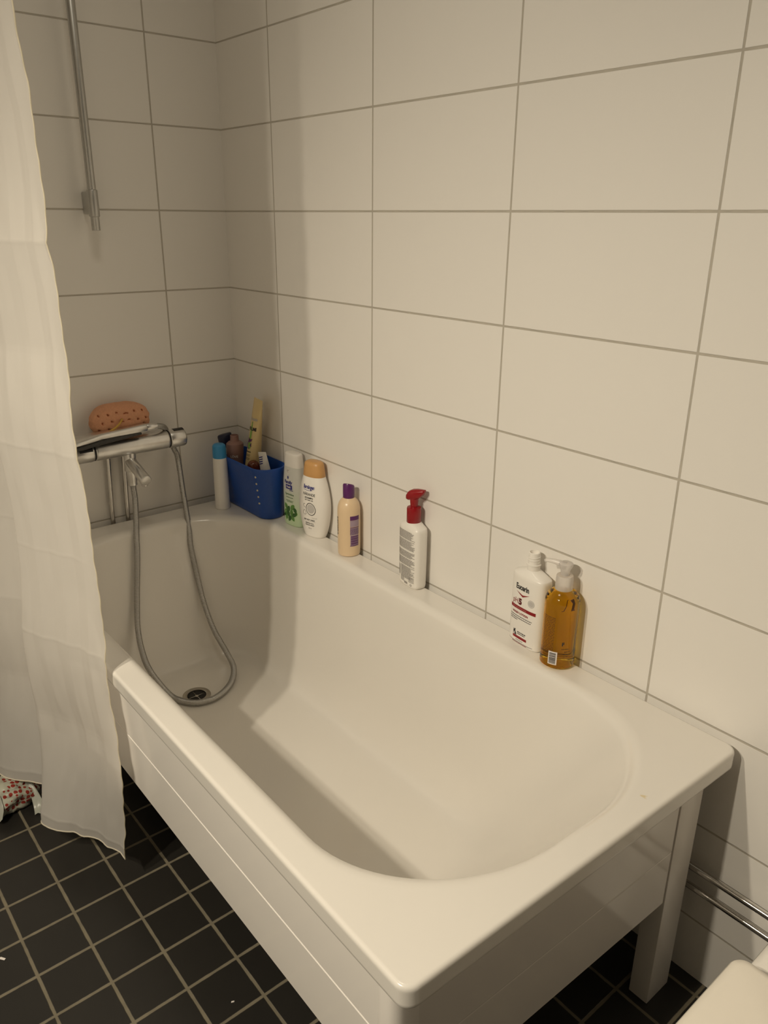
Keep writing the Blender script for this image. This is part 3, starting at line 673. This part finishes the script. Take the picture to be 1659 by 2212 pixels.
ink('strength_numeral', [text2d('5', .0175, -.0075, .0920, bold=.06)], plain('dark_red_ink', (.10, .006, .010), .5), E_, b)
ink('bar_lettering', [text2d('DRY SENSITIVE SKIN', .0042, -.008, .0820, bold=.02)], plain('pink_ink', (.50, .16, .15), .5), lambda x, z: PE.front(x, z, .0008), b)
ink('small_print', [lines2d(-.034, .026, .0640, .0014, 150, .1), lines2d(-.034, .024, .0595, .0014, 151, .1), lines2d(-.033, -.012, .0555, .0014, 152, .1)], m_black_ink, E_, b)
ink('maker_emblem', [poly2d([(-.021, .0285), (-.0175, .0345), (-.015, .034), (-.016, .0295), (-.013, .025), (-.012, .0215), (-.018, .0215), (-.0165, .0255)]), stroke2d([(-.0205, .0225), (-.0205, .0335)], .0012), lines2d(-.010, .013, .0290, .0019, 153, .1), lines2d(-.010, .011, .0255, .0016, 154, .1), lines2d(-.013, .006, .0115, .0010, 155, .1)], m_black_ink, E_, b)
ink('base_line', [rect2d(-.037, .031, .0072, .0080, 12)], m_black_ink, E_, b)
ink('silver_seal', [ell2d(.021, .1035, .0080, .0080, 0, 28, .84), ell2d(.021, .1035, .0058, .0058)], m_midgrey_ink, E_, b)

# amber pump bottle
b = bottle('soap_dispenser', 'clear amber soap bottle with frosted pump beside the big white bottle', 1.2765, -.0362, 34)
PA = Profile([(.0016, .022, .022, 2), (.0030, .0290, .0290, 2), (.007, .0325, .0325, 2), (.012, .0332, .0332, 2), (.08, .0332, .0332, 2), (.132, .0332, .0332, 2), (.142, .0320, .0320, 2), (.150, .0280, .0280, 2), (.156, .0215, .0215, 2), (.159, .0165, .0165, 2)], 3)
mesh('bottle_body', PA.mesh(72), m_amber, b, auto=70)
pp = mesh('pump', join(rod((0, 0, .1585), (0, 0, .189), [(0, .0150), (.001, .0165), (.020, .0165), (.028, .0155), (.029, .0150), (.0305, .0095)], 40), rod((0, 0, .187), (0, 0, .212), [(0, .0085), (.010, .0085), (.014, .0105), (.020, .0130), (.0245, .0128), (.0255, .0110)], 32)), m_clear, b, auto=40)
nz2 = mesh('nozzle', tube([(0, 0, .2065), (-.012, 0, .2095), (-.024, 0, .2105), (-.036, 0, .2105), (-.0405, 0, .2075)], lambda i: (.0068, .0056, .0046, .0038, .0034)[i], 14), m_clear, pp)
nz2.rotation_euler = (0, 0, math.radians(-12))
wa = PA.wrap(0)
ink('ingredient_print', [lines2d(-.034, -.008, .110-.0033*i, .0012, 170+i, .1, .006) for i in range(24)], m_dip, wa, b)
ink('front_lettering', [text2d('F', .010, .010, .055, bold=.05), lines2d(.008, .022, .047, .0012, 200), lines2d(.014, .025, .041, .0012, 201), lines2d(.011, .024, .036, .0012, 202), lines2d(.013, .022, .031, .0012, 203)], m_black_ink, wa, b)
ink('logo_print', [stroke2d([(.005, .128), (.009, .138), (.010, .1495), (.012, .149)], .0016), poly2d([(.015, .149), (.023, .150), (.027, .142), (.0255, .132), (.028, .128), (.019, .128), (.020, .136), (.021, .143)]), stroke2d([(.001, .1275), (.005, .128)], .0014)], m_dip, wa, b)
ink('barcode_label', [rect2d(-.016, .001, .0125, .0405, 6)], m_white_ink, PA.wrap(0, .0005), b)
rb = random.Random(9); bars = []; z = .015
while z < .0375:
    h = rb.choice((.0006, .0010, .0016)); bars.append(rect2d(-.0140, -.0015, z, z+h, 5)); z += h+rb.choice((.0006, .0010))
ink('barcode_bars', bars, m_black_ink, PA.wrap(0, .0009), b)

# ------------------------------------------------------------------ shower curtain
def bez(pts, n): 
    P = resample(catmull([Vector((x, y, 0)) for x, y in pts], 30), .0005)
    L = len(P)-1; return [P[round(i*L/n)] for i in range(n+1)]
NU = 260
plan = {
 2.00: [(.722, -.728), (.690, -.731), (.655, -.742), (.60, -.766), (.54, -.772), (.48, -.752), (.43, -.735), (.38, -.755), (.33, -.775), (.28, -.755), (.22, -.735), (.15, -.75)],
 1.35: [(.731, -.728), (.700, -.732), (.665, -.746), (.61, -.775), (.55, -.785), (.49, -.765), (.44, -.742), (.39, -.765), (.33, -.79), (.28, -.77), (.21, -.742), (.12, -.755)],
 0.95: [(.738, -.728), (.706, -.735), (.668, -.752), (.61, -.783), (.55, -.798), (.49, -.782), (.44, -.756), (.39, -.775), (.33, -.805), (.28, -.785), (.20, -.75), (.10, -.76)],
 0.53: [(.745, -.729), (.712, -.738), (.668, -.757), (.62, -.785), (.567, -.808), (.522, -.802), (.45, -.766), (.40, -.785), (.345, -.825), (.29, -.81), (.18, -.765), (.08, -.77)],
 0.33: [(.789, -.743), (.735, -.755), (.672, -.770), (.605, -.795), (.556, -.822), (.523, -.815), (.455, -.775), (.41, -.792), (.35, -.838), (.29, -.83), (.17, -.775), (.06, -.775)],
 0.085: [(.757, -.737), (.700, -.757), (.637, -.785), (.585, -.826), (.546, -.842), (.522, -.825), (.46, -.785), (.42, -.79), (.36, -.846), (.29, -.865), (.16, -.79), (.05, -.78)],
}
zs = sorted(plan); CU = {z: bez([(x+(.031 if z > .5 else .020 if z > .3 else 0)*max(0, 1-i/3), y) for i, (x, y) in enumerate(plan[z])], NU) for z in zs}
NZ = 330; crease = [.112, .370, .562, .747, .951, 1.124, 1.30, 1.48, 1.66, 1.84, 2.02]
def cpt(i, z):
    for a, c in zip(zs, zs[1:]):
        if a <= z <= c+1e-9:
            t = (z-a)/(c-a); t = t*t*(3-2*t) if False else t
            return CU[a][i].lerp(CU[c][i], t)
    return CU[zs[0]][i] if z < zs[0] else CU[zs[-1]][i]
def curtain_pt(i, z):
    u = i/NU; p = cpt(i, z); q0 = cpt(max(0, i-2), z); q1 = cpt(min(NU, i+2), z)
    t = (q1-q0).normalized(); n = Vector((t.y, -t.x, 0))
    if n.y > 0: n = -n
    # packing creases: sharp folds across and one down near the free edge
    d = 0
    for k in range(len(crease)-1):
        if crease[k] <= z < crease[k+1]:
            f = (z-crease[k])/(crease[k+1]-crease[k]); d = (.011*f if k % 2 else .011*(1-f))-.0055+(.004 if k % 3 == 1 else -.003)*4*f*(1-f)
    if z < crease[0]: d = .0055+.06*(z-crease[0])
    d += sum(.0006*math.exp(-((z-c)/.0025)**2) for c in crease)
    su = u*1.05/.045; ku = math.floor(su); d += .0030*(1-abs(2*(su-ku)-1))*(1 if ku % 2 else -1)*max(0, 1-u*1.3)
    d += .0035*noise.noise(Vector((u*14, z*5, .3)))*(.4+.9*max(0, .7-z))+.0016*noise.noise(Vector((u*40, z*14, 2.1)))
    if z < .16: d += .0035*math.sin(u*95)*(1-z/.16)*(.4+.6*noise.noise(Vector((u*9, 0, 5))))
    w = min(1, u*12)                                  # keep the free edge clear of the tub
    if w < 1 and d < 0: d *= w
    dz = .006*math.sin(u*60)*max(0, 1-(z-.085)/.05)*.25
    # free edge scalloped slightly by the stitching
    e = Vector((0, 0, 0))
    if i == 0: e = t*(-.0012*math.sin(z*130)-.001*math.sin(z*47))
    return p+n*d+e+Vector((0, 0, z+dz-p.z))
hemz = [.085+.010*math.sin(u_*9+1)*.3 - .010*math.exp(-(u_/.02)**2) for u_ in [i/NU for i in range(NU+1)]]
zr = [0]
for c0, c1 in zip([.085]+crease, crease):
    n_ = max(3, int((c1-c0)/.0035)); zr += [c0+(c1-c0)*k/n_ for k in range(1, n_+1)]
zr = [max(.085, z) for z in zr]; NZ = len(zr)-1
V = []; F = []
for j in range(NZ+1):
    for i in range(NU+1):
        z = zr[j]+(hemz[i]-.085)*max(0, 1-(zr[j]-.085)/.025); V.append(tuple(curtain_pt(i, z)))
for j in range(NZ):
    for i in range(NU): a = j*(NU+1)+i; F.append((a, a+1, a+NU+2, a+NU+1))
cu = thing('shower_curtain', 'white shower curtain hanging bunched outside the tub at the left', 'curtain', (.45, -.77, 2.0))
cm = mesh('curtain_cloth', rel((V, F), cu), m_curtain, cu)
bot = [Vector(V[i])-Vector((0, 0, .0)) for i in range(0, NU+1)]; edge = [Vector(V[j*(NU+1)]) for j in range(0, NZ+1)]
mesh('hem', rel(join(tube(bot, .0017, 6), tube(edge, .0012, 6)), cu), m_hem, cu)
rod_ = thing('curtain_rod', 'white rod the shower curtain hangs from, above the tub edge', 'curtain rod', (X1/2, -.75, 2.03))
mesh('rod', rel(cyl((0.002, -.75, 2.03), (X1-.002, -.75, 2.03), .0125), rod_), m_white_pl, rod_, auto=50)
for k in range(7):
    x = .17+.085*k; y = min((p for p in CU[2.00]), key=lambda p: abs(p.x-x)).y
    r_ = tag(mesh('curtain_ring', ([(x+.0025*math.cos(c)*0+.0022*math.sin(c), -.75+(.026+.0022*math.cos(c))*math.cos(a), 2.018+(.026+.0022*math.cos(c))*math.sin(a)) for a in [2*PI*i/24 for i in range(24)] for c in [2*PI*i/8 for i in range(8)]], [(i*8+j, i*8+(j+1) % 8, ((i+1) % 24)*8+(j+1) % 8, ((i+1) % 24)*8+j) for i in range(24) for j in range(8)]), m_white_pl),
        'white ring holding the shower curtain on its rod', 'curtain ring', 'curtain rings on the rod')

# ------------------------------------------------------------------ plastic bag on the floor behind the curtain
bg = thing('plastic_bag', 'crumpled white plastic bag with red dots on the floor behind the curtain', 'bag', (.318, -.868, .0))
V = []; F = []; N, M = 72, 36
for i in range(M+1):
    ph = PI*i/M
    for j in range(N):
        th = 2*PI*j/N; d = Vector((math.sin(ph)*math.cos(th), math.sin(ph)*math.sin(th), math.cos(ph)))
        r = 1+.22*noise.noise(d*2.2+Vector((3, 1, 0)))+.16*abs(noise.noise(d*5))+.08*abs(noise.noise(d*12))
        V.append((d.x*r*.066, d.y*r*.070, max(.0, .036+d.z*r*.044)))
for i in range(M):
    for j in range(N): F.append((i*N+j, i*N+(j+1) % N, (i+1)*N+(j+1) % N, (i+1)*N+j))
mesh('bag_body', (V, F), m_bag, bg)
def flap(pts, w, seed):
    P = catmull(pts, 8); V = []; F = []; r = random.Random(seed)
    for i, p in enumerate(P):
        t = i/(len(P)-1); ww = w*(.6+.6*t)
        for k in range(5): s = k/4-.5; V.append((p.x+s*ww*.55, p.y+s*ww*.9, max(.0008, p.z+.004*math.sin(k*2.3+i*.2))))
    for i in range(len(P)-1):
        for k in range(4): a = i*5+k; F.append((a, a+1, a+6, a+5))
    return V, F
mesh('handle', flap([(.030, .045, .066), (.056, .052, .042), (.078, .054, .012), (.098, .052, .003)], .024, 1), m_bag_white, bg)
mesh('handle', flap([(.02, -.02, .078), (.048, -.026, .070), (.072, -.030, .045), (.08, -.040, .02)], .02, 2), m_bag_white, bg)

# ------------------------------------------------------------------ tiny paper scraps on the floor
for (x, y, r, lab) in ((.768, -.999, .6, 'tiny white paper shred on the dark floor at the left edge of the photo'), (1.1256, -.7, 1.1, 'tiny white scrap on the dark floor beside the front tub panel')):
    s = 1 if x < 1 else .45
    vv = [(-.006*s, -.0018*s, .0006), (.006*s, -.0012*s, .0006), (.0068*s, .002*s, .0022), (-.005*s, .0022*s, .0018)]
    vv = vv+[(a, b_, c+.0005) for a, b_, c in vv]
    o = mesh('paper_scrap', (vv, [(0, 1, 2, 3), (4, 5, 6, 7), (0, 1, 5, 4), (1, 2, 6, 5), (2, 3, 7, 6), (3, 0, 4, 7)]), m_white_ink, smooth=False, loc=(x, y, 0)); o.rotation_euler[2] = r
    tag(o, lab, 'scrap', 'scraps on the floor')

# ------------------------------------------------------------------ toilet at the lower right
to = thing('toilet', 'white toilet with closed cream lid at the lower right, beside the tub', 'toilet', (1.975, -.33, 0))
def tloop(x0, x1, y0, y1, rf, rb, z):
    """rounded outline: large radius at the front (y0), small at the wall side"""
    return [(p[0], p[1], z) for p in [(q[0], q[1]) for q in rr4(x0, x1, y0, y1, [(rf, rf*1.25), (rb, rb), (rb, rb), (rf, rf*1.25)])]]
def rr4(x0, x1, y0, y1, R, nc=14):
    pts = []
    for k, (cx, cy) in enumerate(((x1, y0), (x1, y1), (x0, y1), (x0, y0))):
        rx, ry = R[k]; ox = cx-rx if k in (0, 1) else cx+rx; oy = cy+ry if k in (0, 3) else cy-ry
        for i in range(nc+1):
            a = -PI/2+k*PI/2+i/nc*PI/2; pts.append((ox+rx*math.cos(a), oy+ry*math.sin(a)))
    return pts
LX0, LX1, LY0, LY1 = 1.792, 2.158, -.735, -.287
def tp(n, vf, m, par=to, **kw): return mesh(n, rel(vf, to), m, par, **kw)
tp('bowl', loft([tloop(1.86, 2.09, -.60, -.10, .10, .03, 0), tloop(1.865, 2.085, -.61, -.10, .10, .03, .05), tloop(1.85, 2.10, -.63, -.09, .115, .03, .20), tloop(1.815, 2.135, -.69, -.06, .14, .03, .32), tloop(1.800, 2.150, -.715, -.03, .155, .03, .365), tloop(1.798, 2.152, -.718, -.02, .155, .03, .385), tloop(1.802, 2.148, -.714, -.02, .155, .03, .3945), tloop(1.81, 2.14, -.70, -.025, .15, .03, .397)]), m_toilet, auto=60)
tp('seat', loft([tloop(LX0+.004, LX1-.004, LY0+.004, LY1-.01, .165, .022, .398), tloop(LX0+.001, LX1-.001, LY0+.001, LY1-.008, .168, .024, .402), tloop(LX0+.001, LX1-.001, LY0+.001, LY1-.008, .168, .024, .410), tloop(LX0+.004, LX1-.004, LY0+.004, LY1-.01, .165, .022, .413)]), m_seat, auto=60)
tp('lid', loft([tloop(LX0+.003, LX1-.003, LY0+.003, LY1-.003, .166, .018, .4135), tloop(LX0, LX1, LY0, LY1, .17, .02, .417), tloop(LX0, LX1, LY0, LY1, .17, .02, .426), tloop(LX0+.003, LX1-.003, LY0+.003, LY1-.003, .167, .018, .4305), tloop(LX0+.012, LX1-.012, LY0+.012, LY1-.012, .16, .014, .4325), tloop(LX0+.1, LX1-.1, LY0+.1, LY1-.1, .08, .01, .435)]), m_seat, auto=60)
for x in (1.905, 2.045): tp('hinge', cyl((x-.012, -.272, .408), (x+.012, -.272, .408), .009), m_seat, auto=50)
tp('tank', loft([tloop(1.818, 2.132, -.195, -.006, .03, .02, .397), tloop(1.815, 2.135, -.200, -.006, .035, .02, .43), tloop(1.812, 2.138, -.205, -.006, .035, .02, .76), tloop(1.806, 2.144, -.211, -.006, .035, .02, .765), tloop(1.806, 2.144, -.211, -.006, .035, .02, .795), tloop(1.83, 2.12, -.19, -.02, .03, .015, .802)]), m_toilet, auto=50)

# ------------------------------------------------------------------ the two lit bulbs on the opposite wall
SD = Vector((0, .85, -.53)).normalized()
for x, ly, lab in ((1.555, -1.865, 'lit round bulb on the wall opposite the tub, nearer the dark end wall'), (1.29, -1.80, 'lit round bulb on the wall opposite the tub, nearer the tap wall')):
    L = thing('wall_lamp', lab, 'lamp', (x, ly, 1.87), 0, 'wall lamps opposite the tub')
    mesh('bulb', rod((0, 0, -.022), (0, 0, .022), [(.022-.022*math.cos(PI*i/16), max(.0004, .022*math.sin(PI*i/16))) for i in range(17)], 24), m_bulb, L)
    mesh('added_light_block', rod(-SD*.05, SD*.02, [(0, .012), (.003, .025), (.02, .039), (.04, .044), (.062, .046), (.062, .0445), (.04, .0425), (.021, .0375), (.006, .022), (.004, .002)], 36), m_black, L, auto=50)  # added cup, keeps bulb light off the wall and ceiling behind
    sp = bpy.data.lights.new('lamp_beam', 'SPOT'); sp.energy = 60; sp.color = (1.0, .883, .69); sp.shadow_soft_size = .021; sp.spot_size = math.radians(146); sp.spot_blend = 1.0
    so = bpy.data.objects.new('lamp_beam', sp); C.objects.link(so); so.parent = L; so.location = SD*.028
    so.rotation_euler = (Vector((1.42, -.95, .22))-Vector((x, ly, 1.87))).to_track_quat('-Z', 'Y').to_euler()
    by = Y1-ly
    mesh('lamp_holder', join(cyl((0, by+.001, .02), (0, by+.010, .02), .035), tube([(0, by+.005, .02), (0, -.045, .02)], .008, 12)), m_metal_bulb, L, auto=50)

cl_ = thing('added_fill_light', 'added unseen fill light, a dim white disc above the bathtub', 'lamp', (.95, -.62, H))  # added fill light, lifts the tap wall and the tub rim
mesh('fill_light_base', rel(cyl((.95, -.62, H-.001), (.95, -.62, H-.03), .17, .004), cl_), m_white_pl, cl_, auto=50)
ar = bpy.data.lights.new('fill_glow', 'AREA'); ar.shape = 'DISK'; ar.size = .30; ar.energy = 2.6; ar.color = (1.0, .90, .72)
ao = bpy.data.objects.new('fill_glow', ar); C.objects.link(ao); ao.parent = cl_; ao.location = (0, 0, -.034)

# ------------------------------------------------------------------ camera and render look
R_ = Vector((.63740623, .7704759, .00895501)); U_ = Vector((-.27731135, .21854249, .93559478)); F_ = Vector((-.71889618, .59883727, -.35296206))
cd_ = bpy.data.cameras.new('camera'); co = bpy.data.objects.new('camera', cd_); C.objects.link(co)
co.matrix_world = Matrix(((R_.x, U_.x, -F_.x, 2.0758), (R_.y, U_.y, -F_.y, -1.14385), (R_.z, U_.z, -F_.z, 1.34066), (0, 0, 0, 1)))
cd_.sensor_fit = 'VERTICAL'; cd_.sensor_height = 36; cd_.sensor_width = 27; cd_.lens = 1685.367/2212*36; cd_.clip_start = .02
S = bpy.context.scene; S.camera = co
w = bpy.data.worlds.new('world'); w.use_nodes = True; S.world = w
w.node_tree.nodes['Background'].inputs[0].default_value = (1, .85, .68, 1); w.node_tree.nodes['Background'].inputs[1].default_value = 0
S.view_settings.view_transform = 'Standard'; S.view_settings.look = 'None'; S.view_settings.gamma = 1; S.view_settings.use_curve_mapping = False
S.view_settings.exposure = 0
S.cycles.max_bounces = 14; S.cycles.diffuse_bounces = 8; S.cycles.transmission_bounces = 10; S.cycles.glossy_bounces = 6
S.cycles.caustics_refractive = True
